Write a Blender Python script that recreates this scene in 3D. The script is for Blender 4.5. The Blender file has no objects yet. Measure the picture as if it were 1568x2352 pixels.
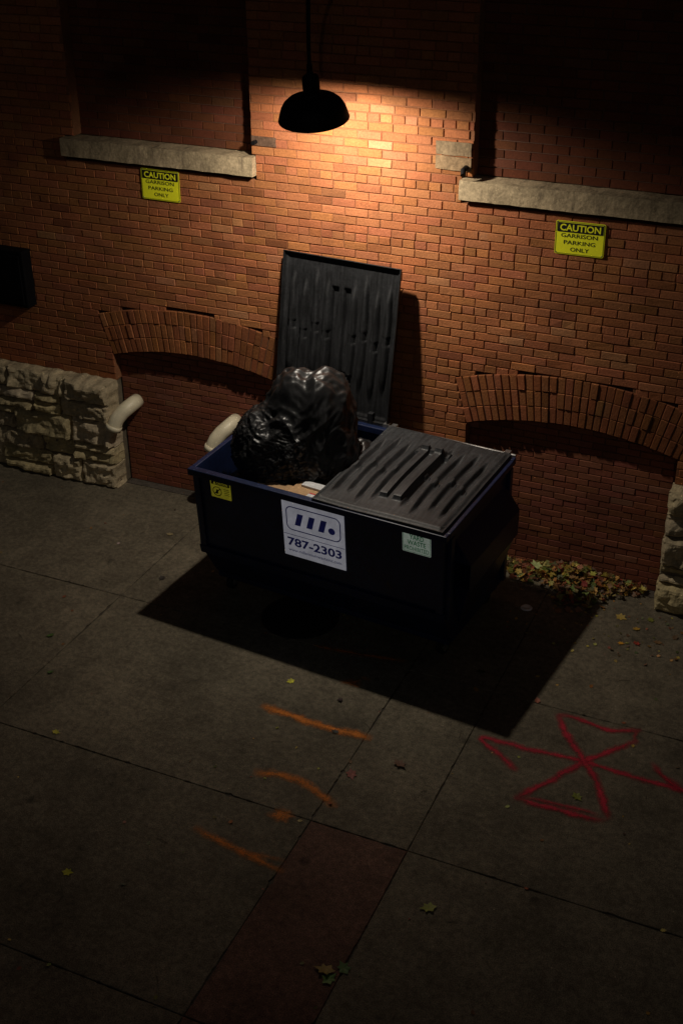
import bpy, bmesh, math, random
from mathutils import Vector, Matrix, noise
random.seed(7)
scn=bpy.context.scene
COL=bpy.context.collection

# ------------------------------------------------------------------ helpers
def link(o,parent=None):
    COL.objects.link(o)
    if parent is not None: o.parent=parent
    return o
def empty(name,loc=(0,0,0),rotz=0):
    o=bpy.data.objects.new(name,None); o.location=loc; o.rotation_euler=(0,0,rotz); o.empty_display_size=.1
    return link(o)
class MB:
    def __init__(s): s.v=[];s.f=[];s.c=[];s.m=[]
    def add(s,vs,fs,col=(1,1,1),mi=0):
        n=len(s.v); s.v+= [tuple(v) for v in vs]
        s.f+=[tuple(i+n for i in f) for f in fs]
        s.c+=[(col[0],col[1],col[2],1.)]*len(vs); s.m+=[mi]*len(fs)
    def box(s,x0,x1,y0,y1,z0,z1,col=(1,1,1),mi=0):
        s.add([(x0,y0,z0),(x1,y0,z0),(x1,y1,z0),(x0,y1,z0),(x0,y0,z1),(x1,y0,z1),(x1,y1,z1),(x0,y1,z1)],
              [(0,3,2,1),(4,5,6,7),(0,1,5,4),(1,2,6,5),(2,3,7,6),(3,0,4,7)],col,mi)
    def tube(s,pts,r,seg=12,col=(1,1,1),mi=0,cap=True):
        pts=[Vector(p) for p in pts]; vs=[];fs=[]
        rr=r if isinstance(r,(list,tuple)) else [r]*len(pts)
        prev=None
        for i,p in enumerate(pts):
            t=(pts[min(i+1,len(pts)-1)]-pts[max(i-1,0)]).normalized()
            if prev is None:
                a=Vector((0,0,1)) if abs(t.z)<.9 else Vector((1,0,0))
                n=t.cross(a).normalized()
            else:
                n=(prev-t*prev.dot(t)).normalized()
            prev=n;b=t.cross(n)
            for k in range(seg):
                an=2*math.pi*k/seg
                vs.append(p+(n*math.cos(an)+b*math.sin(an))*rr[i])
        for i in range(len(pts)-1):
            for k in range(seg):
                a=i*seg+k;b2=i*seg+(k+1)%seg
                fs.append((a,b2,b2+seg,a+seg))
        if cap:
            fs.append(tuple(range(seg-1,-1,-1))); fs.append(tuple((len(pts)-1)*seg+k for k in range(seg)))
        s.add(vs,fs,col,mi)
    def lathe(s,prof,cx,cy,cz,seg=48,col=(1,1,1),mi=0,rot=None):
        vs=[];fs=[];n=len(prof)
        for r,z in prof:
            for k in range(seg):
                an=2*math.pi*k/seg
                v=Vector((r*math.cos(an),r*math.sin(an),z))
                if rot is not None: v=rot@v
                vs.append((v.x+cx,v.y+cy,v.z+cz))
        for i in range(n-1):
            for k in range(seg):
                a=i*seg+k;b=i*seg+(k+1)%seg
                fs.append((a,b,b+seg,a+seg))
        s.add(vs,fs,col,mi)
    def obj(s,name,mats,parent=None,smooth=False,bevel=0,loc=None,solid=0):
        me=bpy.data.meshes.new(name); me.from_pydata(s.v,[],s.f)
        at=me.color_attributes.new('Col','FLOAT_COLOR','POINT')
        at.data.foreach_set('color',[x for c in s.c for x in c])
        if not isinstance(mats,(list,tuple)): mats=[mats]
        for m in mats: me.materials.append(m)
        me.polygons.foreach_set('material_index',s.m)
        if smooth: me.polygons.foreach_set('use_smooth',[True]*len(s.f))
        me.update()
        o=bpy.data.objects.new(name,me); link(o,parent)
        if loc: o.location=loc
        if solid:
            md=o.modifiers.new('s','SOLIDIFY');md.thickness=solid;md.offset=0
        if bevel:
            md=o.modifiers.new('b','BEVEL');md.width=bevel;md.segments=2;md.limit_method='ANGLE'
        return o

def mat(name,col=(.5,.5,.5),rough=.8,metal=0,attr=False,nscale=8,namt=.3,fscale=80,famt=.2,bump=.3,bdist=.003,bscale=60,coat=0,spec=.5,emit=0):
    m=bpy.data.materials.new(name);m.use_nodes=True;nt=m.node_tree;N=nt.nodes;L=nt.links
    p=N['Principled BSDF']; p.inputs['Roughness'].default_value=rough;p.inputs['Metallic'].default_value=metal
    p.inputs['Specular IOR Level'].default_value=spec
    p.inputs['Coat Weight'].default_value=coat
    tc=N.new('ShaderNodeTexCoord')
    def noi(sc,det=4,ro=.6):
        n=N.new('ShaderNodeTexNoise');n.inputs['Scale'].default_value=sc;n.inputs['Detail'].default_value=det;n.inputs['Roughness'].default_value=ro
        L.new(tc.outputs['Object'],n.inputs['Vector']);return n
    def mr(src,lo,hi,a=.25,b=.75):
        r=N.new('ShaderNodeMapRange');r.inputs[1].default_value=a;r.inputs[2].default_value=b;r.inputs[3].default_value=lo;r.inputs[4].default_value=hi
        L.new(src,r.inputs[0]);return r.outputs[0]
    def mul(a,b):
        x=N.new('ShaderNodeVectorMath');x.operation='SCALE';L.new(a,x.inputs[0]);L.new(b,x.inputs['Scale']);return x.outputs[0]
    if attr:
        c=N.new('ShaderNodeVertexColor');c.layer_name='Col';cc=c.outputs[0]
    else:
        c=N.new('ShaderNodeRGB');c.outputs[0].default_value=(*col,1);cc=c.outputs[0]
    n1=noi(nscale);n2=noi(fscale,3)
    cc=mul(cc,mr(n1.outputs['Fac'],1-namt,1+namt)); cc=mul(cc,mr(n2.outputs['Fac'],1-famt,1+famt))
    L.new(cc,p.inputs['Base Color'])
    if bump:
        n3=noi(bscale,6);b=N.new('ShaderNodeBump');b.inputs['Strength'].default_value=bump;b.inputs['Distance'].default_value=bdist
        L.new(n3.outputs['Fac'],b.inputs['Height']);L.new(b.outputs[0],p.inputs['Normal'])
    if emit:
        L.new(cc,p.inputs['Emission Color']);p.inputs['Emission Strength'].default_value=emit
    return m
def overlay(m,col,scale,a,b,amt,vec=(1,1,1),rough=.7,detail=8):
    """noise-thresholded second colour mixed over the base colour"""
    nt=m.node_tree;N=nt.nodes;L=nt.links;p=N['Principled BSDF'];tc=[n for n in N if n.type=='TEX_COORD'][0]
    mp=N.new('ShaderNodeMapping');mp.inputs['Scale'].default_value=vec;L.new(tc.outputs['Object'],mp.inputs[0])
    n=N.new('ShaderNodeTexNoise');n.inputs['Scale'].default_value=scale;n.inputs['Detail'].default_value=detail;n.inputs['Roughness'].default_value=rough;L.new(mp.outputs[0],n.inputs['Vector'])
    r=N.new('ShaderNodeMapRange');r.inputs[1].default_value=a;r.inputs[2].default_value=b;r.inputs[4].default_value=amt;L.new(n.outputs['Fac'],r.inputs[0])
    mx=N.new('ShaderNodeMix');mx.data_type='RGBA';src=p.inputs['Base Color'].links[0].from_socket
    L.new(r.outputs[0],mx.inputs['Factor']);L.new(src,mx.inputs['A']);mx.inputs['B'].default_value=(*col,1)
    L.new(mx.outputs['Result'],p.inputs['Base Color'])

M_brick=mat('brick',attr=True,nscale=5,namt=.16,fscale=70,famt=.24,bump=.7,bdist=.005,bscale=80,rough=.9,spec=.2)
overlay(M_brick,(.40,.25,.16),1.7,.60,.78,.4);overlay(M_brick,(.07,.03,.018),2.3,.56,.80,.6);overlay(M_brick,(.55,.42,.30),24,.70,.76,.7)
M_infill=mat('infill_brick',attr=True,nscale=3,namt=.25,fscale=90,famt=.2,bump=.4,bdist=.003,bscale=90,rough=.9,spec=.2)
M_mortar=mat('mortar',(.26,.112,.054),nscale=4,namt=.35,fscale=120,famt=.3,bump=.8,bdist=.004,bscale=120,rough=.95,spec=.1)
M_stone=mat('limestone',attr=True,nscale=7,namt=.3,fscale=45,famt=.3,bump=1,bdist=.010,bscale=28,rough=.92,spec=.2)
overlay(M_stone,(.10,.08,.05),6,.55,.72,.6)
M_sill=mat('sill_stone',(.44,.34,.21),nscale=9,namt=.3,fscale=60,famt=.3,bump=.6,bdist=.005,bscale=50,rough=.9,spec=.2)
overlay(M_sill,(.10,.075,.05),3,.52,.70,.7,vec=(6,2,1.2))
M_blackmetal=mat('black_metal',(.005,.005,.006),rough=.6,nscale=10,bump=.1,spec=.2)
M_shadein=mat('shade_enamel',(.7,.68,.62),rough=.4,bump=0)
M_darkbox=mat('dark_panel',(.006,.006,.007),rough=.7,bump=.1,spec=.1)
M_pvc=mat('pvc',(.78,.70,.50),rough=.45,nscale=12,namt=.14,fscale=60,famt=.06,bump=.1)
M_rubber=mat('rubber',(.012,.012,.012),rough=.8)
M_steel=mat('steel',(.34,.33,.32),rough=.4,metal=.8,nscale=20,namt=.4)
M_card=mat('cardboard',(.50,.31,.16),rough=.85,nscale=6,namt=.1,bump=.1)
M_white=mat('white_paper',(.65,.65,.66),rough=.5,nscale=14,namt=.08,bump=.15,bscale=14,bdist=.004)
M_red=mat('red_print',(.55,.03,.03),rough=.5,bump=0)
M_label=mat('label_vinyl_glow',(.56,.56,.63),rough=.5,nscale=9,namt=.22,fscale=50,famt=.08,bump=.5,bscale=10,bdist=.012,emit=.22)  # small constant emission added so the label glows, standing in for reflective vinyl
M_labelblue=mat('label_ink_blue_glow',(.015,.02,.13),rough=.5,bump=0,emit=.12)  # blue ink also glows by added emission
M_labelgreen=mat('label_ink_green_glow',(.03,.20,.08),rough=.5,bump=0,emit=.12)  # green ink carries an added glow as well
M_stickw=mat('sticker_white_glow',(.46,.54,.46),rough=.5,nscale=14,namt=.25,bump=.1,emit=.20)  # sticker sheet brightened by added emission, imitating reflected light
M_sticky=mat('sticker_yellow_glow',(.50,.44,.03),rough=.5,nscale=20,namt=.25,bump=.1,emit=.14)  # added glow brightens the yellow sticker too
M_yellow=mat('sign_yellow_glow',(.80,.78,.02),rough=.45,nscale=10,namt=.06,famt=.04,bump=.05,emit=.08)  # faint emission added to the sign yellow, imitating reflective sheeting
M_ink=mat('black_ink',(.010,.010,.010),rough=.5,bump=0)
M_blue=mat('blue_wrapper',(.02,.08,.45),rough=.4)
M_leaf=mat('leaf',attr=True,nscale=30,namt=.25,rough=.6,bump=.2)
M_iron=mat('cast_iron',(.03,.028,.026),rough=.6,metal=.3,bump=.5)
M_body=mat('navy_paint',(.009,.018,.062),rough=.42,nscale=4,namt=.4,fscale=30,famt=.3,bump=.25,bscale=18,bdist=.004)
overlay(M_body,(.07,.09,.15),5,.62,.72,1,vec=(3,3,22),rough=.8)
overlay(M_body,(.06,.03,.015),7,.62,.72,.8)
def grain(m,scale,amt):
    nt=m.node_tree;N=nt.nodes;L=nt.links;p=N['Principled BSDF'];tc=[n for n in N if n.type=='TEX_COORD'][0]
    mp=N.new('ShaderNodeMapping');mp.inputs['Scale'].default_value=scale;L.new(tc.outputs['Object'],mp.inputs[0])
    n=N.new('ShaderNodeTexNoise');n.inputs['Scale'].default_value=6;n.inputs['Detail'].default_value=6;L.new(mp.outputs[0],n.inputs['Vector'])
    r=N.new('ShaderNodeMapRange');r.inputs[1].default_value=.3;r.inputs[2].default_value=.7;r.inputs[3].default_value=1-amt;r.inputs[4].default_value=1+amt;L.new(n.outputs['Fac'],r.inputs[0])
    x=N.new('ShaderNodeVectorMath');x.operation='SCALE';src=p.inputs['Base Color'].links[0].from_socket
    L.new(src,x.inputs[0]);L.new(r.outputs[0],x.inputs['Scale']);L.new(x.outputs[0],p.inputs['Base Color'])
M_lid=mat('lid_plastic',(.040,.042,.045),rough=.5,nscale=6,namt=.3,fscale=50,famt=.3,bump=.35,bscale=70,bdist=.003,spec=.35)
grain(M_lid,(9,.8,.8),.45)
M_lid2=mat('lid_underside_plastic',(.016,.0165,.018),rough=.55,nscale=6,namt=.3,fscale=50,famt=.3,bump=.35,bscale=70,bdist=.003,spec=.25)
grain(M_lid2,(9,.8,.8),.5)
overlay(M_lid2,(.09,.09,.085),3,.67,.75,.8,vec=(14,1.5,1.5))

def bag_mat():
    m=mat('bag_plastic',(.012,.012,.0125),rough=.40,nscale=6,namt=.2,bump=0,spec=.6)
    nt=m.node_tree;N=nt.nodes;L=nt.links;p=N['Principled BSDF'];tc=[n for n in N if n.type=='TEX_COORD'][0]
    prev=None
    for sc,st,dt,vec in ((5,.018,2,(1,1,.55)),(15,.007,5,(1,1,1.3))):
        mp=N.new('ShaderNodeMapping');mp.inputs['Scale'].default_value=vec;mp.inputs['Rotation'].default_value=(.3,.5,0);L.new(tc.outputs['Object'],mp.inputs[0])
        n=N.new('ShaderNodeTexNoise');n.noise_type='RIDGED_MULTIFRACTAL';n.inputs['Scale'].default_value=sc;n.inputs['Detail'].default_value=dt;n.inputs['Distortion'].default_value=.4
        L.new(mp.outputs[0],n.inputs['Vector'])
        b=N.new('ShaderNodeBump');b.inputs['Strength'].default_value=.35;b.inputs['Distance'].default_value=st
        L.new(n.outputs['Fac'],b.inputs['Height'])
        if prev: L.new(prev.outputs[0],b.inputs['Normal'])
        prev=b
    L.new(prev.outputs[0],p.inputs['Normal'])
    return m
M_bag=bag_mat()

def concrete_mat():
    m=mat('concrete',attr=True,nscale=1.3,namt=.35,fscale=7,famt=.22,bump=.5,bscale=110,bdist=.003,rough=.88,spec=.25)
    nt=m.node_tree;N=nt.nodes;L=nt.links;p=N['Principled BSDF'];tc=[n for n in N if n.type=='TEX_COORD'][0]
    src=p.inputs['Base Color'].links[0].from_socket
    def sc(src,node,lo,hi,a,b,out='Fac'):
        r=N.new('ShaderNodeMapRange');r.inputs[1].default_value=a;r.inputs[2].default_value=b;r.inputs[3].default_value=lo;r.inputs[4].default_value=hi;L.new(node.outputs[out],r.inputs[0])
        x=N.new('ShaderNodeVectorMath');x.operation='SCALE';L.new(src,x.inputs[0]);L.new(r.outputs[0],x.inputs['Scale']);return x.outputs[0]
    n=N.new('ShaderNodeTexNoise');n.inputs['Scale'].default_value=150;n.inputs['Detail'].default_value=2;L.new(tc.outputs['Object'],n.inputs['Vector'])
    s=sc(src,n,.5,1.5,.3,.7)
    n=N.new('ShaderNodeTexNoise');n.inputs['Scale'].default_value=28;n.inputs['Detail'].default_value=5;n.inputs['Roughness'].default_value=.75;L.new(tc.outputs['Object'],n.inputs['Vector'])
    s=sc(s,n,.7,1.25,.35,.65)
    v=N.new('ShaderNodeTexVoronoi');v.inputs['Scale'].default_value=2.1;L.new(tc.outputs['Object'],v.inputs['Vector'])
    nz=N.new('ShaderNodeTexNoise');nz.inputs['Scale'].default_value=30;L.new(tc.outputs['Object'],nz.inputs['Vector'])
    ad=N.new('ShaderNodeMath');ad.operation='MULTIPLY_ADD';L.new(nz.outputs['Fac'],ad.inputs[0]);ad.inputs[1].default_value=.09;L.new(v.outputs['Distance'],ad.inputs[2])
    s=sc(s,ad,.5,1,.075,.13,0)
    v3=N.new('ShaderNodeTexVoronoi');v3.inputs['Scale'].default_value=11;L.new(tc.outputs['Object'],v3.inputs['Vector'])
    s=sc(s,v3,2.1,1,.03,.055,'Distance')
    L.new(s,p.inputs['Base Color'])
    return m
M_conc=concrete_mat()
overlay(M_conc,(.035,.028,.02),1.1,.56,.75,.6)
M_dirt=mat('joint_dirt',(.055,.043,.028),nscale=10,bump=.5)
def spray_mat(name,col,dens):
    m=mat(name,col,rough=.8,bump=0)
    nt=m.node_tree;N=nt.nodes;L=nt.links;p=N['Principled BSDF'];tc=[n for n in N if n.type=='TEX_COORD'][0]
    uv=N.new('ShaderNodeVertexColor');uv.layer_name='Col'
    sep=N.new('ShaderNodeSeparateColor');L.new(uv.outputs[0],sep.inputs[0])
    n=N.new('ShaderNodeTexNoise');n.inputs['Scale'].default_value=130;n.inputs['Detail'].default_value=4;L.new(tc.outputs['Object'],n.inputs['Vector'])
    n2=N.new('ShaderNodeTexNoise');n2.inputs['Scale'].default_value=14;n2.inputs['Detail'].default_value=3;L.new(tc.outputs['Object'],n2.inputs['Vector'])
    a=N.new('ShaderNodeMath');a.operation='ADD';L.new(n.outputs['Fac'],a.inputs[0]);L.new(n2.outputs['Fac'],a.inputs[1])
    b=N.new('ShaderNodeMath');b.operation='MULTIPLY_ADD';L.new(sep.outputs[0],b.inputs[0]);b.inputs[1].default_value=.85;L.new(a.outputs[0],b.inputs[2])
    r=N.new('ShaderNodeMapRange');r.inputs[1].default_value=1.10;r.inputs[2].default_value=1.80;L.new(b.outputs[0],r.inputs[0])
    c=N.new('ShaderNodeMath');c.operation='MULTIPLY';L.new(r.outputs[0],c.inputs[0]);L.new(sep.outputs[1],c.inputs[1])
    d=N.new('ShaderNodeMath');d.operation='MULTIPLY';L.new(c.outputs[0],d.inputs[0]);d.inputs[1].default_value=dens
    L.new(d.outputs[0],p.inputs['Alpha'])
    return m
M_spo=spray_mat('orange_spray',(.72,.21,.02),1)
M_spr=spray_mat('red_spray',(.50,.016,.040),.95)

def text_mesh(s,w,h,bold=0.0):
    cu=bpy.data.curves.new('tx','FONT');cu.body=s;cu.size=1;cu.offset=bold;cu.resolution_u=3
    o=bpy.data.objects.new('tx',cu);COL.objects.link(o)
    bpy.context.view_layer.update();dg=bpy.context.evaluated_depsgraph_get()
    me=bpy.data.meshes.new_from_object(o.evaluated_get(dg))
    bpy.data.objects.remove(o)
    xs=[v.co.x for v in me.vertices];ys=[v.co.y for v in me.vertices]
    sx=w/(max(xs)-min(xs));sy=h/(max(ys)-min(ys));cx=(max(xs)+min(xs))/2;cy=(max(ys)+min(ys))/2
    for v in me.vertices: v.co.x=(v.co.x-cx)*sx;v.co.y=(v.co.y-cy)*sy
    return me
def text_obj(name,s,w,h,m,parent,x,z,off,bold=.0):
    me=text_mesh(s,w,h,bold);me.materials.append(m)
    o=bpy.data.objects.new(name,me);link(o,parent);o.location=(x,z,off);return o
def rrect(w,h,r,n=6):
    pts=[]
    for cx,cy,a0 in ((w/2-r,h/2-r,0),(-w/2+r,h/2-r,90),(-w/2+r,-h/2+r,180),(w/2-r,-h/2+r,270)):
        for k in range(n+1):
            a=math.radians(a0+90*k/n);pts.append((cx+r*math.cos(a),cy+r*math.sin(a)))
    return pts
def plate(name,w,h,r,m,parent,x,y,z,t=.002):
    b=MB();p=rrect(w,h,r);n=len(p)
    b.add([(a,c,0) for a,c in p]+[(a,c,t) for a,c in p],[tuple(range(n-1,-1,-1)),tuple(range(n,2*n))]+[(i,(i+1)%n,n+(i+1)%n,n+i) for i in range(n)])
    return b.obj(name,m,parent,loc=(x,y,z))
def ring(name,w,h,r,t,m,parent,x,y,z):
    b=MB();p=rrect(w,h,r);q=rrect(w-2*t,h-2*t,max(r-t,.001));n=len(p)
    b.add([(a,c,0) for a,c in p]+[(a,c,0) for a,c in q],[(i,(i+1)%n,n+(i+1)%n,n+i) for i in range(n)])
    return b.obj(name,m,parent,loc=(x,y,z))

# ------------------------------------------------------------------ BUILDING
bld=empty('brick_building')
X0,X1,ZT=-11.0,4.0,6.2
C=.0593;BL=.178
arches=[(-4.75,.75,1.29),(-1.72,.76,1.25),(-7.78,.75,1.29),(1.31,.76,1.25)]
RI=2.61;RT=.35
wins=[(-5.65,-4.15),(-2.52,-1.03),(-8.68,-7.18),(.51,2.0)]
sills=[(-5.74,-4.12),(-2.59,-.96),(-8.77,-7.15),(.45,2.08)]
def excl(z,z0,z1):
    ex=[]
    for (a,b) in wins:
        if 2.90<z<4.75: ex.append((a,b))
    for (a,b) in sills:
        if z1>2.775 and z<2.90: ex.append((a,b))
    for cx,hw,ap in arches:
        zc=ap-RI; th=math.asin(hw/RI); spring=zc+RI*math.cos(th)
        if z<spring: ex.append((cx-hw,cx+hw))
        elif z<zc+RI+RT:
            h=(z-zc)*math.tan(th); q=(RI+RT)**2-(z-zc)**2
            h=min(h,math.sqrt(q)) if q>0 else 0
            if h>.02: ex.append((cx-h,cx+h))
    return sorted(ex)
def intervals(x0,x1,ex):
    out=[];c=x0
    for a,b in ex:
        if b<=c: continue
        if a>c: out.append((c,min(a,x1)))
        c=max(c,b)
    if c<x1: out.append((c,x1))
    return out
def brick(b,x0,x1,z0,z1,y,col,j=.0018,ch=.003):
    r=lambda:random.uniform(-j,j)
    dy=random.uniform(-.0025,.0018)
    o=[(x0+r(),y+.004+dy,z0+r()),(x1+r(),y+.004+dy,z0+r()),(x1+r(),y+.004+dy,z1+r()),(x0+r(),y+.004+dy,z1+r())]
    i=[(x0+ch,y+dy+r(),z0+ch),(x1-ch,y+dy+r(),z0+ch),(x1-ch,y+dy+r(),z1-ch),(x0+ch,y+dy+r(),z1-ch)]
    k=[(p[0],y+.03,p[2]) for p in o]
    b.add(o+i+k,[(4,5,6,7),(0,1,5,4),(1,2,6,5),(2,3,7,6),(3,0,4,7),(0,8,9,1),(1,9,10,2),(2,10,11,3),(3,11,8,0)],col)
def bcol(base,z=2,x=0):
    f=random.gauss(1,.085); t=random.random()
    c=[base[0]*f,base[1]*f*random.uniform(.90,1.10),base[2]*f*random.uniform(.88,1.12)]
    if t<.025: c=[q*.68 for q in c]
    elif t<.06: c=[c[0]*1.10,c[1]*1.3,c[2]*1.4]
    d=noise.noise(Vector((x*.8,z*.8,3)))*.3+1
    return [max(.01,q*d) for q in c]
wb=MB();mb=MB()
z=.95;row=0
MJ=.0068
BASE=(.36,.130,.052)
while z<ZT:
    z1=z+C
    zm=(z+z1)/2
    ivs=intervals(X0,X1,excl(zm,z,z1))
    header=(row%7==3)
    L=BL/2 if header else BL
    off=random.uniform(-.012,.012)+(BL/2 if row%2 else 0)
    for a,b in ivs:
        mb.box(a,b,.0065+random.uniform(0,.001),.14,z,z1)
        n=int((a-off-X0)/L)
        x=X0+off+n*L-L
        while x<b:
            xa=max(x+MJ/2,a+.001);xb=min(x+L-MJ/2,b-.001)
            if xb-xa>.025:
                s=random.uniform(-.0012,.0012)
                brick(wb,xa,xb,z+MJ/2+s,z1-MJ/2+s,0,bcol(BASE,z,x))
            x+=L
    z=z1;row+=1
wb.obj('wall_bricks',M_brick,bld); mb.obj('wall_mortar',M_mortar,bld)
ab=MB();am=MB()
for cx,hw,ap in arches:
    zc=ap-RI;th=math.asin(hw/RI)
    def pt(r,a,y): return (cx+r*math.sin(a),y,zc+r*math.cos(a))
    rings=[(RI,RI+.113),(RI+.118,RI+.231),(RI+.236,RI+RT-.002)]
    n0=30
    for ri,(ra,rb) in enumerate(rings):
        n=n0
        for k in range(n):
            a0=-th+2*th*k/n;a1=-th+2*th*(k+1)/n;g=.0035/ra
            a0+=g*random.uniform(.7,1.5);a1-=g*random.uniform(.7,1.5)
            dy=random.uniform(-.008,.002)
            col=bcol((.30,.105,.040),1.4,cx+k*.05)
            e=.003
            o=[pt(ra,a0,dy+.005),pt(ra,a1,dy+.005),pt(rb,a1,dy+.005),pt(rb,a0,dy+.005)]
            ea=e/ra
            i=[pt(ra+e,a0+ea,dy),pt(ra+e,a1-ea,dy),pt(rb-e,a1-ea,dy),pt(rb-e,a0+ea,dy)]
            kk=[(p[0],.11,p[2]) for p in o]
            ab.add(o+i+kk,[(4,5,6,7),(0,1,5,4),(1,2,6,5),(2,3,7,6),(3,0,4,7),(0,8,9,1),(1,9,10,2),(2,10,11,3),(3,11,8,0)],col)
    N2=40;vs=[]
    for k in range(N2+1):
        a=-th+2*th*k/N2
        for r,y in ((RI+.001,.009),(RI+RT,.009),(RI+.001,.138),(RI+RT,.138)): vs.append(pt(r,a,y))
    fs=[]
    for k in range(N2):
        p=4*k;q=p+4
        fs+=[(p,q,q+1,p+1),(p,p+2,q+2,q)]
    am.add(vs,fs)
ab.obj('arch_bricks',M_brick,bld);am.obj('arch_mortar',mat('arch_mortar_mat',(.17,.08,.042),nscale=6),bld)
ib=MB();im=MB()
def infill(xa,xb,z0,topf,y,c,L,base):
    z=z0;row=0
    zt=max(topf((xa+xb)/2),topf(xa))
    im.add([(xa,y+.007,z0),(xb,y+.007,z0),(xb,y+.007,zt+.03),(xa,y+.007,zt+.03)],[(0,1,2,3)])
    while z<zt:
        x=xa-(L/2 if row%2 else 0)-random.uniform(0,.02)
        while x<xb:
            a=max(x+.003,xa+.001);b=min(x+L-.003,xb-.001)
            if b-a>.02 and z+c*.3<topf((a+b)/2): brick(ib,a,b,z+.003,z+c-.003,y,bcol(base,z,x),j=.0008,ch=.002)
            x+=L
        z+=c;row+=1
for cx,hw,ap in arches:
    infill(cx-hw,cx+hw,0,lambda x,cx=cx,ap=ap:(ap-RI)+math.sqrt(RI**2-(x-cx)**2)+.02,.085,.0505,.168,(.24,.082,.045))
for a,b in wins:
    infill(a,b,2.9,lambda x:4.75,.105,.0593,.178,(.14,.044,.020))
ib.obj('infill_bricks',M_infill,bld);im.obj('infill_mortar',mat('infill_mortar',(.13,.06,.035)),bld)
hd=MB()
for a,b in wins: hd.box(a-.08,b+.08,-.015,.13,4.752,4.93)
hd.obj('window_heads',M_sill,bld,bevel=.006)
core=MB();core.box(X0,X1,.15,6,0,ZT)
core.obj('core',M_mortar,bld)
cop=MB();cop.box(X0-.05,X1+.05,-.08,6.05,ZT+.003,ZT+.15);cop.obj('coping',M_sill,bld)
def rough_slab(b,x0,x1,y0,y1,z0,z1,amp,col,seg=.04,seed=0):
    nx=max(2,int((x1-x0)/seg));ny=max(2,int((y1-y0)/seg));nz=max(2,int((z1-z0)/seg))
    idx={}
    def V(i,j,k):
        key=(i,j,k)
        if key not in idx:
            p=Vector((x0+(x1-x0)*i/nx,y0+(y1-y0)*j/ny,z0+(z1-z0)*k/nz))
            d=noise.noise_vector(p*9+Vector((seed,0,0)))*amp+noise.noise_vector(p*28)*amp*.5
            if j==ny: d.y=0
            p=p+d
            idx[key]=len(vs);vs.append(p)
        return idx[key]
    vs=[];fs=[]
    for i in range(nx):
        for k in range(nz): fs.append((V(i,0,k),V(i+1,0,k),V(i+1,0,k+1),V(i,0,k+1)))
        for j in range(ny):
            fs.append((V(i,j,nz),V(i+1,j,nz),V(i+1,j+1,nz),V(i,j+1,nz)))
            fs.append((V(i,j,0),V(i,j+1,0),V(i+1,j+1,0),V(i+1,j,0)))
    for j in range(ny):
        for k in range(nz):
            fs.append((V(0,j,k),V(0,j,k+1),V(0,j+1,k+1),V(0,j+1,k)))
            fs.append((V(nx,j,k),V(nx,j+1,k),V(nx,j+1,k+1),V(nx,j,k+1)))
    b.add(vs,fs,col)
sl=MB()
for i,(a,b) in enumerate(sills):
    rough_slab(sl,a,b,-.055,.12,2.765,2.895,.004,(.42,.35,.24),seg=.025,seed=i)
sl.obj('window_sills',M_sill,bld)
ps=MB()
rough_slab(ps,-4.145,-3.955,-.006,.05,2.975,3.04,.004,(.12,.07,.045),seed=3)
rough_slab(ps,-2.775,-2.53,-.010,.05,2.945,3.03,.006,(.27,.18,.10),seed=4)
rough_slab(ps,-2.775,-2.53,-.008,.05,3.04,3.125,.006,(.24,.17,.10),seed=5)
ps.obj('patch_stones',M_stone,bld)
st=MB();st.tube([(-2.56,.02,2.97),(-2.56,-.07,2.965),(-2.55,-.10,2.94)],.018);st.tube([(-4.11,.02,3.0),(-4.11,-.05,3.0)],.015)
st.obj('iron_stubs',M_blackmetal,bld)
sb=MB()
def rockblock(x0,x1,z0,z1,yf,yb,seed,endr=False):
    nx=max(5,int((x1-x0)/.016));nz=max(5,int((z1-z0)/.016));vs=[];fs=[]
    tone=random.uniform(.8,1.15);col=(.48*tone,.39*tone,.245*tone*random.uniform(.85,1.1))
    bul=random.uniform(.015,.04)
    tx=random.uniform(-.12,.12);tz=random.uniform(-.2,.2)
    for k in range(nz+1):
        for i in range(nx+1):
            u=i/nx;w=k/nz
            x=x0+(x1-x0)*u;zz=z0+(z1-z0)*w
            e=min(u*(x1-x0),(1-u)*(x1-x0),w*(z1-z0),(1-w)*(z1-z0))
            pil=min(1,e/.022)**.7
            P=Vector((x*5,seed*1.7,zz*7))
            f=abs(noise.noise(P))*.07-.01+abs(noise.noise(P*2.3+Vector((3,1,2))))*.035+noise.noise(P*5)*.008
            f+=(u-.5)*tx*.25+(w-.5)*tz*.15
            y=yf+.030-pil*max(.004,bul+f)
            if pil<1e-3:
                x+=noise.noise(Vector((x*14,zz*14,seed)))*.014;zz+=noise.noise(Vector((x*14,zz*14,seed+5)))*.014
            vs.append((x,y,zz))
    W=nx+1
    for k in range(nz):
        for i in range(nx): a=k*W+i;fs.append((a,a+1,a+W+1,a+W))
    loop=[i for i in range(W)]+[k*W+nx for k in range(1,nz+1)]+[nz*W+i for i in range(nx-1,-1,-1)]+[k*W for k in range(nz-1,0,-1)]
    mids=[];backs=[]
    for q in loop:
        v=vs[q]
        mids.append(len(vs));vs.append((v[0]+noise.noise(Vector(v)*20)*.012,(v[1]+yb)/2,v[2]+noise.noise(Vector(v)*17)*.012))
    for q in loop:
        v=vs[q];backs.append(len(vs));vs.append((v[0],yb,v[2]))
    n=len(loop)
    for i in range(n):
        j=(i+1)%n
        fs.append((loop[j],loop[i],mids[i],mids[j]));fs.append((mids[j],mids[i],backs[i],backs[j]))
    sb.add(vs,fs,col)
sb_m=MB()
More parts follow.
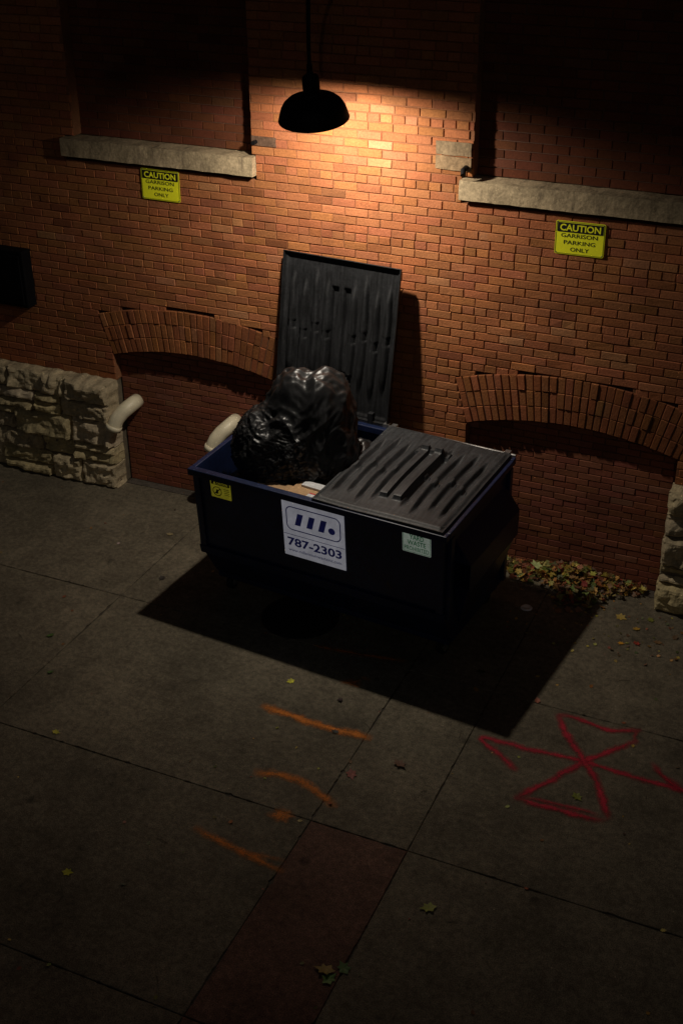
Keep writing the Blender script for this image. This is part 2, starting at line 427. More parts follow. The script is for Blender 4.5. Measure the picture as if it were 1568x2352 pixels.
def pier(x0,x1,seed,top=.93):
    random.seed(seed)
    rows=[0,.22,.38,.60,.77,top]
    for r in range(len(rows)-1):
        x=x0
        while x<x1-.001:
            w=random.uniform(.20,.60)
            if x1-(x+w)<.16: w=x1-x
            z0,z1=rows[r],rows[r+1]
            yf=-.15+random.uniform(-.025,.02)
            if random.random()<.35 and r<4:
                zm=z0+(z1-z0)*random.uniform(.4,.6)
                rockblock(x+.005,x+w-.005,z0+.004,zm-.004,yf,.02,random.random()*50)
                rockblock(x+.005,x+w-.005,zm+.004,z1-.004,yf+.01,.02,random.random()*50)
            else: rockblock(x+.005,x+w-.005,z0+.004,z1-.004,yf,.02,random.random()*50)
            x+=w
    sb_m.box(x0+.015,x1-.015,-.11,.14,0,top-.02)
pier(-7.03,-5.50,11,.96);pier(-4.0,-2.48,12,.93);pier(-.97,.55,15,.95);pier(-11,-8.53,13,.95);pier(2.07,4.0,16,.95)
sb.obj('stone_piers',M_stone,bld);sb_m.obj('stone_pier_mortar',mat('stone_mortar',(.15,.12,.08),nscale=10),bld)

ub=empty('utility_box',(-6.52,-.05,1.745))
b=MB();b.box(-.33,.33,-.07,.045,-.235,.235);b.obj('cabinet',M_darkbox,ub,bevel=.008)
b=MB();b.box(-.30,.30,-.082,-.071,-.205,.205);b.obj('door',M_darkbox,ub,bevel=.004)
dp=empty('shadow_band_pipe',(-6.60,-.09,0))  # dark pipe put in to stand for a soft vertical shadow band
b=MB();b.tube([(0,0,2.02),(0,0,6.1)],.048,16)
for zz in (2.3,3.6,5): b.tube([(0,0,zz),(0,0,zz+.03)],.056,16);b.box(-.012,.012,0,.1,zz,zz+.03)
b.obj('shadow_band',M_darkbox,dp,smooth=False)

for (x,z0) in ((-5.37,.755),(-4.44,.745)):
    e=empty('drain_pipe',(x,.09,z0))
    b=MB();pts=[Vector((0,0,0)),Vector((0,-.07,0)),Vector((-.015,-.12,-.015)),Vector((-.045,-.165,-.045)),Vector((-.08,-.20,-.095)),Vector((-.10,-.22,-.15)),Vector((-.112,-.232,-.19))]
    b.tube(pts,[.058]*7,24,cap=False)
    o=b.obj('elbow',M_pvc,e,smooth=True,solid=.006)
    b=MB();b.tube([pts[-2],pts[-1]],.065,24,cap=False);b.obj('collar',M_pvc,e,smooth=True,solid=.004)

# ------------------------------------------------------------------ GROUND
gm=MB();gm.add([(-200,-200,-.009),(200,-200,-.009),(200,200,-.009),(-200,200,-.009)],[(0,1,2,3)])
gm.obj('ground',M_dirt)
cb=MB()
xs=[-11.4,-9.12,-6.85,-4.58,-2.31,-1.72,.55,2.8,5.0];ys=[-9.1,-7.6,-6.05,-4.49,-3.06,-1.52,.0]
random.seed(3)
def slab(x0,x1,y0,y1,col):
    g=.0018;vs=[];fs=[]
    x0+=g;x1-=g;y0+=g;y1-=g
    def edge(p,q):
        r=[]
        L=(Vector(q)-Vector(p)).length;m=max(2,int(L/.02))
        d=(Vector(q)-Vector(p)).normalized();nrm=Vector((-d.y,d.x))
        for i in range(m):
            s=Vector(p)+d*L*i/m
            a=noise.noise(Vector((s.x*3,s.y*3,1)))*.007+noise.noise(Vector((s.x*15,s.y*15,1)))*.005+max(0,noise.noise(Vector((s.x*40,s.y*40,4)))-.25)*.025
            r.append(s+nrm*(max(0,a) if i else 0))
        return r
    c=[(x0,y0),(x1,y0),(x1,y1),(x0,y1)];loop=[]
    for i in range(4): loop+=edge(c[i],c[(i+1)%4])
    cx,cy=(x0+x1)/2,(y0+y1)/2;m=len(loop)
    for v in loop: vs.append((v.x,v.y,-.008))
    for v in loop: vs.append((v.x,v.y,-.003))
    for v in loop: vs.append((v.x+(.003 if v.x<cx else -.003),v.y+(.003 if v.y<cy else -.003),0))
    for i in range(m):
        j=(i+1)%m;fs+=[(i,j,j+m,i+m),(i+m,j+m,j+2*m,i+2*m)]
    fs.append(tuple(range(2*m,3*m)))
    cb.add(vs,fs,col)
for i in range(len(xs)-1):
    for j in range(len(ys)-1):
        t=random.uniform(.92,1.08);col=(.148*t,.124*t,.086*t)
        if abs(xs[i]+2.31)<.01 and ys[j+1]<-3: col=(.138*t,.076*t,.054*t)
        y1=ys[j+1]
        slab(xs[i],xs[i+1],ys[j],y1 if y1<0 else -.001,col)
for cx,hw,ap in arches: cb.box(cx-hw+.001,cx+hw-.001,.001,.093,-.008,-.0005,(.09,.075,.06))
cb.obj('pavement',M_conc)

def ribbon(b,pts,w,dens=1.,jit=.008):
    w*=1.35
    P=[];
    pts=[Vector(p) for p in pts]
    for i in range(len(pts)-1):
        L=(pts[i+1]-pts[i]).length;m=max(2,int(L/.03))
        for k in range(m): P.append(pts[i].lerp(pts[i+1],k/m))
    P.append(pts[-1])
    for _ in range(3): P=[P[0]]+[(P[i-1]+P[i]*2+P[i+1])/4 for i in range(1,len(P)-1)]+[P[-1]]
    n0=len(b.v);n=len(P)
    for i,p in enumerate(P):
        t=(P[min(i+1,n-1)]-P[max(i-1,0)]).normalized();nn=Vector((-t.y,t.x))
        q=p+nn*noise.noise(Vector((i*.3,p.x*3,7)))*jit
        d=dens*min(1,.15+i/4,.15+(n-1-i)/4)
        ww=w*(1+.3*noise.noise(Vector((i*.2,p.y*3,2))))
        for s,c in ((-1,0),(-.5,.45),(0,1),(.5,.45),(1,0)):
            b.v.append((q.x+nn.x*ww*s,q.y+nn.y*ww*s,b.z));b.c.append((float(c),d,0,1))
    for i in range(n-1):
        for k in range(4):
            a=n0+i*5+k;b.f.append((a,a+1,a+6,a+5));b.m.append(0)
    b.z+=.0006
def blob(b,x,y,r,d):
    n0=len(b.v);b.v.append((x,y,b.z));b.c.append((1,d,0,1))
    for k in range(16):
        a=k*math.pi/8;rr=r*random.uniform(.7,1.3);b.v.append((x+rr*1.4*math.cos(a),y+rr*math.sin(a),b.z));b.c.append((0,d,0,1))
    for k in range(16): b.f.append((n0,n0+1+k,n0+1+(k+1)%16));b.m.append(0)
ob=MB();ob.z=.003
ribbon(ob,[(-3.05,-2.25),(-2.68,-2.28),(-2.26,-2.27)],.034,1)
ribbon(ob,[(-2.80,-2.84),(-2.62,-2.78),(-2.45,-2.80),(-2.21,-2.91)],.034,.75)
ribbon(ob,[(-2.90,-3.38),(-2.55,-3.44),(-2.27,-3.48)],.030,.65);ribbon(ob,[(-2.6,-3.44),(-2.3,-3.40)],.02,.35)
ribbon(ob,[(-3.02,-1.53),(-2.7,-1.50),(-2.35,-1.44)],.025,.6)
blob(ob,-2.48,-3.10,.06,.9);blob(ob,-2.60,-1.80,.06,.7);blob(ob,-2.55,-1.73,.035,.6)
ob.obj('orange_paint_marks',M_spo)
rb=MB();rb.z=.003
ribbon(rb,[(-1.35,-2.20),(-1.50,-2.09),(-1.665,-2.0),(-1.64,-1.975),(-1.35,-1.98),(-1.01,-1.95),(-.72,-1.97),(-.36,-1.97)],.026,.95)
ribbon(rb,[(-1.30,-2.43),(-1.15,-2.20),(-1.01,-1.95),(-.88,-1.78),(-.75,-1.63)],.026,1,.012)
ribbon(rb,[(-.76,-1.65),(-.79,-1.60),(-.77,-1.52)],.02,.9);ribbon(rb,[(-.75,-1.52),(-.95,-1.62),(-1.12,-1.57),(-1.28,-1.58)],.024,.9,.01)
ribbon(rb,[(-1.27,-1.57),(-1.20,-1.72),(-1.01,-1.95),(-.91,-2.08),(-.83,-2.22),(-.76,-2.39)],.026,1,.01)
ribbon(rb,[(-.76,-2.39),(-.90,-2.42),(-1.10,-2.42),(-1.31,-2.43)],.026,1,.01)
ribbon(rb,[(-1.28,-2.40),(-1.0,-2.37),(-.80,-2.37)],.018,.7)
ribbon(rb,[(-.64,-1.80),(-.55,-1.90),(-.42,-1.95)],.024,.9);ribbon(rb,[(-.62,-1.86),(-.40,-1.99),(-.2,-2.0)],.022,.8)
rb.obj('red_paint_marks',M_spr)

mc=empty('manhole_cover',(-3.25,-1.24,0))
b=MB();b.lathe([(.0,.004),(.27,.004),(.275,.002),(.28,0)],0,0,0,48)
for k in range(-6,7):
    for l in range(-6,7):
        x,y=k*.038,l*.038
        if x*x+y*y<.055: b.box(x-.011,x+.011,y-.011,y+.011,.0042,.009)
b.obj('cover',M_iron,mc);

# ------------------------------------------------------------------ leaves
PAL=[(.46,.30,.05),(.34,.16,.04),(.30,.07,.03),(.22,.22,.05),(.52,.40,.09),(.14,.07,.035),(.24,.12,.05),(.12,.13,.04)]
def leaf(b,x,y,z,s,col,flat=.5):
    R=Matrix.Rotation(random.uniform(0,6.28),3,'Z')@Matrix.Rotation(random.gauss(0,flat),3,'X')@Matrix.Rotation(random.gauss(0,flat),3,'Y')
    prof=[(0,-.55),(.18,-.3),(.42,-.22),(.26,.02),(.40,.22),(.16,.25),(0,.6),(-.16,.25),(-.40,.22),(-.26,.02),(-.42,-.22),(-.18,-.3)]
    vs=[Vector((0,0,0))]+[Vector((p[0],p[1],.35*p[0]*p[0]+.2*p[1]*p[1]*random.uniform(.3,1.6))) for p in prof]
    vs=[R@(v*s)+Vector((x,y,z)) for v in vs]
    m=min(v.z for v in vs)
    if m<.003: vs=[v+Vector((0,0,.003-m)) for v in vs]
    n=len(prof);b.add(vs,[(0,1+i,1+(i+1)%n) for i in range(n)],[c*random.uniform(.7,1.2) for c in col])
random.seed(21)
lb=MB()
for i in range(1200):
    t=random.random();x=-2.25+t*1.18
    w=.05+.27*math.exp(-((x+1.50)/.20)**2)+.10*math.exp(-((x+1.95)/.15)**2)
    y=.07-abs(random.gauss(0,.8))*w
    if y<-.45: continue
    z=.004+random.random()*.09*math.exp(-((y-.0)/.22)**2)*(.4+math.exp(-((x+1.55)/.25)**2))
    leaf(lb,x,y,z,random.uniform(.03,.07),random.choice(PAL))
leaf(lb,-1.86,-.02,.07,.13,(.70,.62,.42),.2)
lb.obj('leaf_pile',M_leaf)
lb=MB()
for x,y,s,c in [(-1.15,-.35,.08,(.4,.25,.06)),(-1.02,-.45,.06,PAL[0]),(-.95,-.30,.06,(.2,.24,.03)),(-.75,-.45,.05,PAL[5]),(-.85,-.55,.06,PAL[6]),(-.98,-.62,.06,PAL[2]),(-1.08,-.66,.045,(.6,.36,.02)),(-.7,-.7,.04,PAL[1]),
  (-1.3,-.28,.05,PAL[1]),(-1.5,-.42,.045,PAL[4]),(-1.66,-.30,.05,PAL[0]),(-2.98,-1.95,.055,(.75,.58,.02)),(-1.86,-1.35,.07,(.05,.09,.02)),(-1.83,-1.55,.05,(.3,.24,.03)),(-1.43,-1.50,.05,PAL[2]),(-1.5,-1.25,.035,PAL[4]),
  (-2.25,-2.62,.08,(.22,.05,.03)),(-2.02,-2.42,.09,(.16,.09,.06)),(-.97,-2.27,.07,(.26,.22,.03)),(-1.47,-3.4,.085,(.4,.34,.04)),(-1.80,-3.98,.10,(.3,.2,.04)),(-1.72,-3.93,.08,(.1,.17,.04)),(-1.76,-4.02,.08,(.14,.2,.04)),
  (-3.35,-3.95,.06,(.5,.4,.04)),(-4.75,-2.15,.06,(.1,.18,.04)),(-4.5,-2.5,.05,(.1,.18,.04)),(-4.1,-3.0,.05,(.6,.45,.03)),(-4.7,-.62,.06,(.3,.24,.14)),(-4.42,-1.2,.06,(.03,.02,.015)),(-2.6,-2.0,.05,(.03,.02,.02)),(-2.5,-2.3,.05,(.03,.025,.02)),(-4.95,-1.7,.035,PAL[2]),(-5.0,-.9,.03,(.5,.48,.4))]:
    leaf(lb,x,y,.004,s,c,.15)
for i in range(260):
    x=random.uniform(-6.5,0);y=random.uniform(-4.8,-.15)
    if random.random()<.5: x=random.uniform(-1.9,-.4);y=random.uniform(-.9,-.1)
    leaf(lb,x,y,.003,random.uniform(.012,.032),random.choice(PAL),.2)
for i in range(36):
    x=random.uniform(-5.5,-.4);y=random.uniform(-4.6,-.3);a=random.uniform(0,3.1);l=random.uniform(.03,.08)
    lb.tube([(x,y,.004),(x+math.cos(a)*l*.5,y+math.sin(a)*l*.5+.006,.006),(x+math.cos(a)*l,y+math.sin(a)*l,.004)],.0014,5,(.08,.05,.03))
lb.obj('scattered_leaves',M_leaf)
cl=empty('crushed_cup_lid',(-1.80,-.50,.004))
b=MB();b.lathe([(0,.004),(.022,.004),(.024,.008),(.036,.008),(.038,.003),(.043,.0)],0,0,0,24);b.obj('lid',M_white,cl,smooth=True)

# ------------------------------------------------------------------ CAUTION signs
def caution_sign(x,z,w,h,rz=0):
    e=empty('caution_sign',(x,-.008,z));e.rotation_euler=(math.radians(90),rz,0)
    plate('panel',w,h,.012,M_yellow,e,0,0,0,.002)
    ring('border',w-.008,h-.008,.009,.003,M_ink,e,0,0,.0032)
    plate('header',w-.022,.062,.006,M_ink,e,0,h/2-.042,.0032,.001)
    text_obj('word_caution','CAUTION',w*.82,.044,M_yellow,e,0,h/2-.042,.0052,.022)
    text_obj('word_garrison','GARRISON',w*.74,.027,M_ink,e,-.004,h/2-.094,.0036,.012)
    text_obj('word_parking','PARKING',w*.64,.027,M_ink,e,.0,h/2-.139,.0036,.012)
    text_obj('word_only','ONLY',w*.38,.027,M_ink,e,.004,h/2-.184,.0036,.012)
    b=MB()
    for sx in (-1,1):
        for sy in (-1,1): b.lathe([(.0,.0048),(.003,.0045),(.004,.003)],sx*(w/2-.012),sy*(h/2-.010),0,10)
    b.obj('screws',M_steel,e)
caution_sign(-4.915,2.615,.325,.225,math.radians(.5))
caution_sign(-1.77,2.585,.325,.22,math.radians(-.5))

# ------------------------------------------------------------------ LAMP
LX,LY,LZ=-3.33,-.70,3.36
lamp=empty('gooseneck_wall_lamp',(LX,LY,LZ))
tilt=Matrix.Rotation(math.radians(11),3,'X')@Matrix.Rotation(math.radians(1),3,'Y')
prof=[(.222,-.004),(.220,0),(.212,.03),(.200,.065),(.182,.095),(.155,.118),(.11,.133),(.066,.142),(.056,.150),(.053,.165),(.053,.245),(.045,.262),(.024,.270),(.018,.285),(.018,.33)]
b=MB();b.lathe(prof,0,0,0,64,rot=tilt);b.obj('shade',M_blackmetal,lamp,smooth=True)
b=MB();b.lathe([(r-.004,zz-.001) for r,zz in prof[1:8]]+[(0,.14)],0,0,0,64,rot=tilt);b.obj('shade_lining',M_shadein,lamp,smooth=True)
top=tilt@Vector((0,0,.33))
pts=[top-tilt@Vector((0,0,.04)),top]
for p in [(top.x,top.y-.005,.45),(top.x,top.y,.62),(top.x,top.y,.80),(top.x+.01,top.y+.06,.92),(top.x+.03,.15,1.0),(top.x+.06,.36,.98),(top.x+.08,.5,.88),(top.x+.09,.62,.80),(top.x+.09,.705,.78)]: pts.append(Vector(p))
P=[]
for i in range(len(pts)-1):
    for k in range(4): P.append(pts[i].lerp(pts[i+1],k/4))
P.append(pts[-1])
for _ in range(6): P=[P[0]]+[(P[i-1]+P[i]*2+P[i+1])/4 for i in range(1,len(P)-1)]+[P[-1]]
b=MB();b.tube(P,.013,12);b.tube([(top.x+.09,.705,.78),(top.x+.09,.685,.78)],.055,24);b.obj('gooseneck',M_blackmetal,lamp,smooth=True)
b=MB();b.lathe([(0.0,.125),(.018,.12),(.018,.095),(.012,.09)],0,0,0,20,rot=tilt);b.obj('socket',M_steel,lamp)
# reflector lamp: wide floodlight distribution, strongest along its axis
ld=bpy.data.lights.new('bulb_light','SPOT');ld.energy=152;ld.color=(1,.90,.76);ld.shadow_soft_size=.035
ld.spot_size=math.radians(180);ld.spot_blend=1.0
lo=bpy.data.objects.new('bulb_light',ld);link(lo,lamp);lo.location=tilt@Vector((0,0,.046));lo.rotation_euler=(math.radians(25),0,0)

# ------------------------------------------------------------------ DUMPSTER
CX,CY=-3.0,-.88
D=empty('dumpster',(CX,CY,0),math.radians(-5.0))
HW=.945
ZF=1.075
prof=[(-.54,ZF),(-.50,.46),(-.485,.40),(-.34,.15),(.52,.15),(.54,1.11)]
n=len(prof)
bm=bmesh.new()
L=[bm.verts.new((-HW,y,z)) for y,z in prof];R=[bm.verts.new((HW,y,z)) for y,z in prof]
for i in range(n-1): bm.faces.new((L[i],L[i+1],R[i+1],R[i]))
bm.faces.new(L[::-1]);bm.faces.new(R)
me=bpy.data.meshes.new('body');
bmesh.ops.recalc_face_normals(bm,faces=bm.faces)
bm.to_mesh(me);me.materials.append(M_body)
o=bpy.data.objects.new('body',me);link(o,D);md=o.modifiers.new('s','SOLIDIFY');md.thickness=.008;md.offset=-1
def fy(z):
    if z>.46: return -.54+(ZF-z)/(ZF-.46)*.04
    return -.50
b=MB()
b.box(-HW-.03,HW+.03,-.575,-.52,1.05,1.098)
b.box(-HW-.03,HW+.03,.515,.565,1.09,1.14)
for s in (-1,1):
    x0,x1=(s*HW-.005,s*HW+.032) if s>0 else (s*HW-.032,s*HW+.005)
    b.add([(x0,-.518,1.05),(x1,-.518,1.05),(x1,.513,1.09),(x0,.513,1.09),(x0,-.518,1.095),(x1,-.518,1.095),(x1,.513,1.137),(x0,.513,1.137)],
          [(0,3,2,1),(4,5,6,7),(0,1,5,4),(1,2,6,5),(2,3,7,6),(3,0,4,7)])
b.obj('rim',M_body,D,bevel=.006)
b=MB()
b.add([(-HW-.01,-.51,.40),(HW+.01,-.51,.40),(HW+.01,-.525,.47),(-HW-.01,-.525,.47),(-HW-.01,-.49,.40),(HW+.01,-.49,.40),(HW+.01,-.495,.47),(-HW-.01,-.495,.47)],
      [(0,1,2,3),(7,6,5,4),(0,4,5,1),(3,2,6,7),(0,3,7,4),(1,5,6,2)])
for x in (-HW,HW-.05):
    b.add([(x,fy(.47)-.020,.471),(x+.05,fy(.47)-.020,.471),(x+.05,fy(1.04)-.020,1.048),(x,fy(1.04)-.020,1.048),(x,fy(.47),.471),(x+.05,fy(.47),.471),(x+.05,fy(1.04),1.048),(x,fy(1.04),1.048)],
      [(0,1,2,3),(0,4,5,1),(3,2,6,7),(0,3,7,4),(1,5,6,2)])
b.box(-HW+.02,HW-.02,-.355,-.31,.12,.16);b.box(-HW+.02,HW-.02,.45,.50,.10,.149)
b.obj('stiffeners',M_body,D,bevel=.004)
b=MB()
for s in (-1,1):
    a,c=s*HW,s*(HW+.115)
    x0,x1=min(a,c),max(a,c)
    y0,y1=-.36,.47;z0,z1=.60,.80
    t=.008
    b.box(x0,x1,y0,y1,z1-t,z1);b.box(x0,x1,y0,y1,z0,z0+t)
    xo=(x1-t,x1) if s>0 else (x0,x0+t)
    b.box(xo[0],xo[1],y0,y1,z0+t,z1-t)
    xs_=[(a,y0,z1+.16),(a,y1,z1+.16),(c,y0,z1+.001),(c,y1,z1+.001)]
    b.add(xs_,[(0,1,3,2)] if s<0 else [(0,2,3,1)])
    for yy in (y0,y1):
        b.add([(a,yy,z1+.16),(c,yy,z1+.001),(a,yy,z1+.001)],[(0,1,2)])
    for yy in (-.46,.50):
        b.box(min(s*HW,s*(HW+.03)),max(s*HW,s*(HW+.03)),yy-.025,yy+.025,.42 if yy<0 else .18,1.04 if yy<0 else 1.08)
    b.add([(s*(HW+.004),-.36,.60),(s*(HW+.10),-.36,.60),(s*(HW+.004),-.25,.25),(s*(HW+.004),.47,.60),(s*(HW+.10),.47,.60),(s*(HW+.004),.40,.25)],[(0,1,2),(3,4,5),(1,4,5,2)])
b.obj('fork_pockets',M_body,D,bevel=.003)
b=MB();b.tube([(-HW,.575,1.145),(HW+.02,.575,1.145)],.011,12)
for x in (-HW+.03,-.03,.03,HW-.04): b.box(x-.02,x+.02,.555,.60,1.10,1.165)
b.obj('hinge_rod',M_steel,D)
for i,(x,y) in enumerate(((-HW+.09,-.29),(HW-.09,-.29),(-HW+.09,.40),(HW-.09,.40))):
    b=MB();a=random.uniform(-.6,.6)
    ca,sa=math.cos(a),math.sin(a)
    b.tube([(x-.022*ca,y-.022*sa,.052),(x+.022*ca,y+.022*sa,.052)],.052,24,mi=0)
    b.tube([(x-.024*ca,y-.024*sa,.052),(x+.024*ca,y+.024*sa,.052)],.026,16,mi=1)
    for s in (-1,1):
        px,py=x+s*.032*ca,y+s*.032*sa
        b.box(px-.004,px+.004,py-.028,py+.028,.04,.135,mi=1)
    b.box(x-.055,x+.055,y-.055,y+.055,.136,.149,mi=1)
    b.obj('caster_%d'%(i+1),[M_rubber,M_steel],D,bevel=.003)
LW,LL=.945,1.13
def sst(a,b2,x):
    t=max(0,min(1,(x-a)/(b2-a)));return t*t*(3-2*t)
ribs=[(.09,.16,.90),(.19,.10,.86),(.29,.14,.93),(.385,.12,.88),(.615,.12,.88),(.71,.14,.93),(.81,.10,.86),(.91,.16,.90)]
def lid_h(u,v):
    h=.016*math.sin(math.pi*u)*math.sin(math.pi*min(1,v*1.1))
    h+=.012*sst(.015,.04,u)*sst(.015,.04,1-u)*sst(.015,.04,v)*sst(.015,.04,1-v)
    for c,a,b2 in ribs:
        vv=(v-a)/(b2-a)
        if 0<vv<1:
            w=.031*math.sin(math.pi*vv)**.5
            if .46<vv<.54: w*=.55
            d=abs(u-c)
            h-=.032*(1-sst(w*.35,w+.006,d))*sst(0,.18,vv)*sst(0,.18,1-vv)
    for c in (.448,.552):
        d=abs(u-c);h+=.028*(1-sst(.028,.034,d))*sst(.22,.235,v)*sst(.18,.195,1-v)
    h+=.028*(1-sst(.130,.136,abs(u-.5)))*sst(.20,.212,v)*(1-sst(.255,.265,v))
    return h
def make_lid(name,x0,hx,hy,hz,ang,m,zoff=.006,lip=.030):
    nx,ny=190,130;vs=[];fs=[]
    for j in range(ny+1):
        for i in range(nx+1):
            u=i/nx;v=j/ny
            x=x0+LW*u;y=-LL*v;zz=lid_h(u,v)+zoff
            if i in(0,nx) or j in(0,ny): zz=zoff-lip
            vs.append((x,y,zz+noise.noise(Vector((x*2,y*2,hx)))*.010))
    W=nx+1
    for j in range(ny):
        for i in range(nx): a=j*W+i;fs.append((a,a+W,a+W+1,a+1))
    bb=MB();bb.add(vs,fs)
    o=bb.obj(name,m,D,smooth=True)
    o.location=(0,hy,hz);o.rotation_euler=(ang,0,0)
    md=o.modifiers.new('s','SOLIDIFY');md.thickness=.006;md.offset=-1
    md=o.modifiers.new('w','EDGE_SPLIT');md.split_angle=math.radians(45)
    return o
make_lid('lid_closed',.0,0,.56,1.160,math.atan2(.052,1.13),M_lid)
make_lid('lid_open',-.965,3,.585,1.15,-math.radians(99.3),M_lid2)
b=MB()
for x in (-.80,-.16):b.box(x-.02,x+.02,.56,.60,1.14,1.22)
b.obj('lid_brackets',M_lid2,D)

slope=math.atan2(.04,.615)
def front_empty(name,x,z):
    e=bpy.data.objects.new(name,None);link(e,D);e.location=(x,fy(z)-.003,z);e.rotation_euler=(math.radians(90)+slope,0,0);return e
e=front_empty('company_label',-.005,.815)
w,h=.475,.44
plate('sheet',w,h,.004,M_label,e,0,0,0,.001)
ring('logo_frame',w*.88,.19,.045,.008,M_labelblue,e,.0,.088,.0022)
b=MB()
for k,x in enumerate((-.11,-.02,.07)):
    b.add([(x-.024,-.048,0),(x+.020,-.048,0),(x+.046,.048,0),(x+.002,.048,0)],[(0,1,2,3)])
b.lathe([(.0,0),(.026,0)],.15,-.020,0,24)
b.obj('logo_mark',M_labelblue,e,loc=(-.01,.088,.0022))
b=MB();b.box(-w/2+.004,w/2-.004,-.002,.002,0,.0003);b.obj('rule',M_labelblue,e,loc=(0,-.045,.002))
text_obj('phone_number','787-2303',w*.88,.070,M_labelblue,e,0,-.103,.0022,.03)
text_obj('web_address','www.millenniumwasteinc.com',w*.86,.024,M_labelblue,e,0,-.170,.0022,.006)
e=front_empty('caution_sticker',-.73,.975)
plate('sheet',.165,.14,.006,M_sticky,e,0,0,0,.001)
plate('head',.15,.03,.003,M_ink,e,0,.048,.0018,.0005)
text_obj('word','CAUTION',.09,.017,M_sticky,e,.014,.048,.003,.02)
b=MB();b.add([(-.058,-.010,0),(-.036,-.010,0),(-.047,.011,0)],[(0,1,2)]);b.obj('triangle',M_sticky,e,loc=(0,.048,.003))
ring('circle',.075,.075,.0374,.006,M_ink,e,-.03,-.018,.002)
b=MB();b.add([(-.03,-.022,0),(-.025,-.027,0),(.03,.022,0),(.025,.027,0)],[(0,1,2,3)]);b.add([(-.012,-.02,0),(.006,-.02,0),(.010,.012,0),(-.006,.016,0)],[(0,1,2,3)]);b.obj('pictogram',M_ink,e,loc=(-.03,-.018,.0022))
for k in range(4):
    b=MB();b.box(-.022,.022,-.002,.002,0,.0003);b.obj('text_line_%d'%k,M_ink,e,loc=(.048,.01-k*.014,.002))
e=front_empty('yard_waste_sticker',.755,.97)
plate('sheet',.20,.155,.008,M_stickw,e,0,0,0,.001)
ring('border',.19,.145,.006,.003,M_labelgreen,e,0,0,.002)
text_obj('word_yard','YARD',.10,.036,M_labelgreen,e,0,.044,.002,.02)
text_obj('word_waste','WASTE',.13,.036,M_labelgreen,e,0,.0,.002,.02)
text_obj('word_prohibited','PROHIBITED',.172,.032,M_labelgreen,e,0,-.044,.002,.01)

# ------------------------------------------------------------------ trash
def star(name,c0,ells,amp_fold,amp_fine,sub,mat_,seed=0,parent=None):
    bm=bmesh.new();bmesh.ops.create_icosphere(bm,subdivisions=sub,radius=1)
    c0=Vector(c0)
    for v in bm.verts:
        d=v.co.normalized()
        K=28;tot=0
        for c,r in ells:
            o=c0-Vector(c);A=sum((d[i]/r[i])**2 for i in range(3));B=sum(o[i]*d[i]/r[i]**2 for i in range(3));Cc=sum((o[i]/r[i])**2 for i in range(3))-1
            disc=B*B-A*Cc
            t=(-B+math.sqrt(disc))/A if disc>0 else 0
            tot+=math.exp(K*max(t,0))
        r=math.log(tot)/K
        p=c0+d*r
        wv=p+noise.noise_vector(p*3+Vector((seed,0,0)))*.12
        q=Vector((wv.x*5.0-wv.z*2.4,wv.y*5.0,wv.z*2.0+seed))
        fold=.5-abs(noise.noise(q))*2.0
        q2=Vector((wv.x*10+wv.z*6,wv.y*10,wv.z*4+seed+9))
        fold2=.5-abs(noise.noise(q2))*2.0
        q3=Vector((wv.x*17-wv.z*9,wv.y*17,wv.z*8+seed+4))
        fold3=.5-abs(noise.noise(q3))*2.0
        low=max(0,min(1,(c0.z+.36-p.z-(p.x-c0.x)*.7)/.3))
        w2=p+noise.noise_vector(p*9)*.03
        fine=(.5-abs(noise.noise(Vector((w2.x*20,w2.y*20,w2.z*34+seed))))*2)+(.5-abs(noise.noise(w2*58))*2)*.5
        r+=amp_fold*(fold+fold2*.5+fold3*.18)+amp_fine*fine*(.04+low)
        v.co=c0+d*r
    me=bpy.data.meshes.new(name);bm.to_mesh(me);bm.free();me.materials.append(mat_)
    for p in me.polygons:p.use_smooth=True
    o=bpy.data.objects.new(name,me);link(o,parent);return o
star('trash_bag',(-3.42,-.90,1.15),[((-3.21,-.84,1.40),(.18,.24,.35)),((-3.40,-.86,1.38),(.23,.24,.35)),((-3.53,-.95,1.16),(.32,.30,.31)),((-3.30,-.90,1.15),(.32,.27,.34))],.036,.014,7,M_bag,2)
star('trash_bag.001',(-3.74,-.85,.78),[((-3.74,-.85,.78),(.20,.36,.22))],.05,.012,5,M_bag,9)
star('trash_bag.002',(-3.03,-.66,.98),[((-3.03,-.66,.98),(.17,.18,.17))],.05,.012,5,M_bag,14)
star('trash_bag.003',(-3.3,-1.0,.62),[((-3.2,-.95,.58),(.62,.38,.20))],.05,.010,5,M_bag,19)
cbx=empty('cardboard_box',(-3.13,-1.27,.955),math.radians(-8))
b=MB();b.box(-.14,.14,-.10,.10,-.12,.11)
b.obj('carton',M_card,cbx,bevel=.003)
b=MB();b.box(-.05,.05,-.1015,-.1005,.02,.08);b.obj('label',M_white,cbx,loc=(.03,-.001,.0))
b=MB();b.box(-.05,.05,-.1015,-.1005,.081,.095);b.obj('label_stripe',M_red,cbx,loc=(.03,-.0012,.0))
b=MB();b.box(-.05,.05,-.1,-.04,.1115,.1122);b.obj('top_label',M_white,cbx,loc=(.06,0,0))
b=MB();b.box(-.05,.05,-.039,-.025,.1115,.1122);b.obj('top_label_stripe',M_red,cbx,loc=(.06,.0,0))
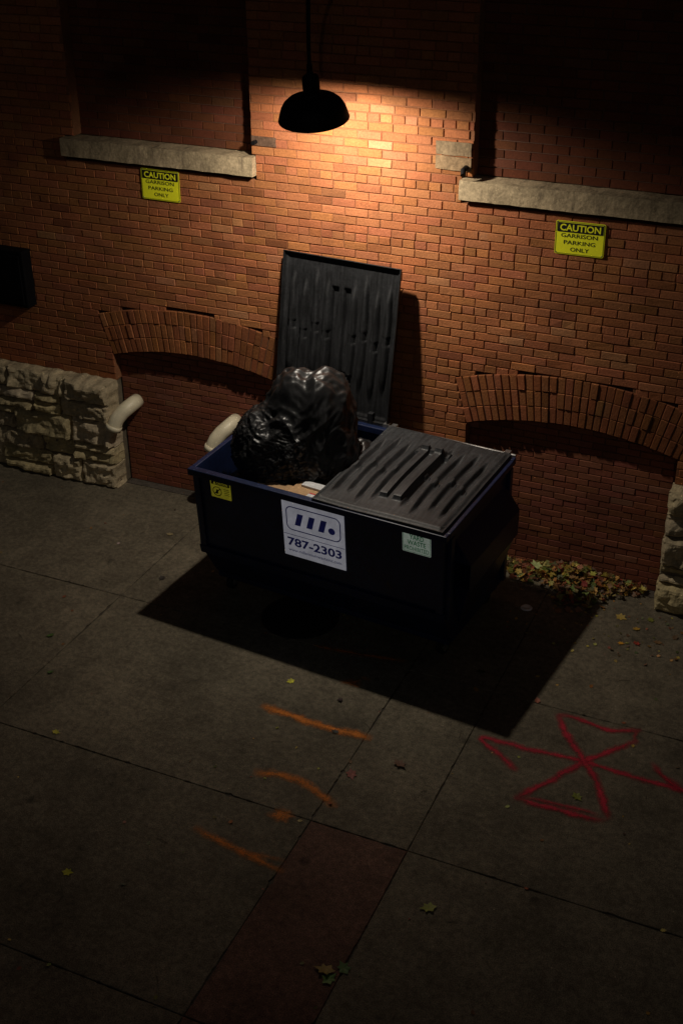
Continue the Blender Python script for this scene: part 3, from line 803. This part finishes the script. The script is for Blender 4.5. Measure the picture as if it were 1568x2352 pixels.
b=MB();b.box(-.09,.12,.02,.09,.1115,.125);b.obj('foil_pack',M_white,cbx)
fl=empty('cardboard_flap',(-3.41,-1.27,1.04),math.radians(-8))
b=MB();b.box(-.14,.14,-.035,.035,-.003,.003);o=b.obj('sheet',M_card,fl);o.rotation_euler=(math.radians(18),math.radians(-6),0)
wr=empty('snack_wrapper',(-3.02,-.86,1.13))
star('wrapper',(0,0,0),[((0,0,0),(.05,.04,.02))],.012,.004,3,M_blue,3,parent=wr)

# ------------------------------------------------------------------ WORLD, front fill, camera
w=bpy.data.worlds.new('World');scn.world=w;w.use_nodes=True
nt=w.node_tree;bg=nt.nodes['Background'];sky=nt.nodes.new('ShaderNodeTexSky');sky.sky_type='NISHITA';sky.sun_disc=False
sky.sun_elevation=math.radians(30);sky.sun_rotation=math.radians(160)
nt.links.new(sky.outputs[0],bg.inputs[0]);bg.inputs[1].default_value=.0016
sd=bpy.data.lights.new('front_fill','SUN');sd.energy=.030;sd.angle=math.radians(.5);sd.color=(1,.92,.82)  # added weak fill from the street side, brightens the dumpster front
so=bpy.data.objects.new('front_fill',sd);link(so);so.rotation_euler=(math.radians(60),0,math.radians(20))

f=2820.;th=math.radians(29.7);psi=math.radians(24.2);ro=math.radians(0.45)
Rr=Vector((math.cos(psi),math.sin(psi),0));Fh=Vector((-math.sin(psi),math.cos(psi),0))
F=Fh*math.cos(th)-Vector((0,0,1))*math.sin(th);U=Fh*math.sin(th)+Vector((0,0,1))*math.cos(th)
Xc=Rr*math.cos(ro)-U*math.sin(ro);Yc=Rr*math.sin(ro)+U*math.cos(ro)
cd=bpy.data.cameras.new('camera');cam=bpy.data.objects.new('camera',cd);link(cam)
M=Matrix((Xc,Yc,-F)).transposed().to_4x4();M.translation=Vector((0,-7.741,5.0));cam.matrix_world=M
cd.sensor_fit='VERTICAL';cd.sensor_height=36;cd.lens=f/2352*36;cd.clip_end=1000;cd.clip_start=.05
scn.camera=cam
scn.view_settings.view_transform='Standard';scn.view_settings.look='None';scn.view_settings.exposure=0
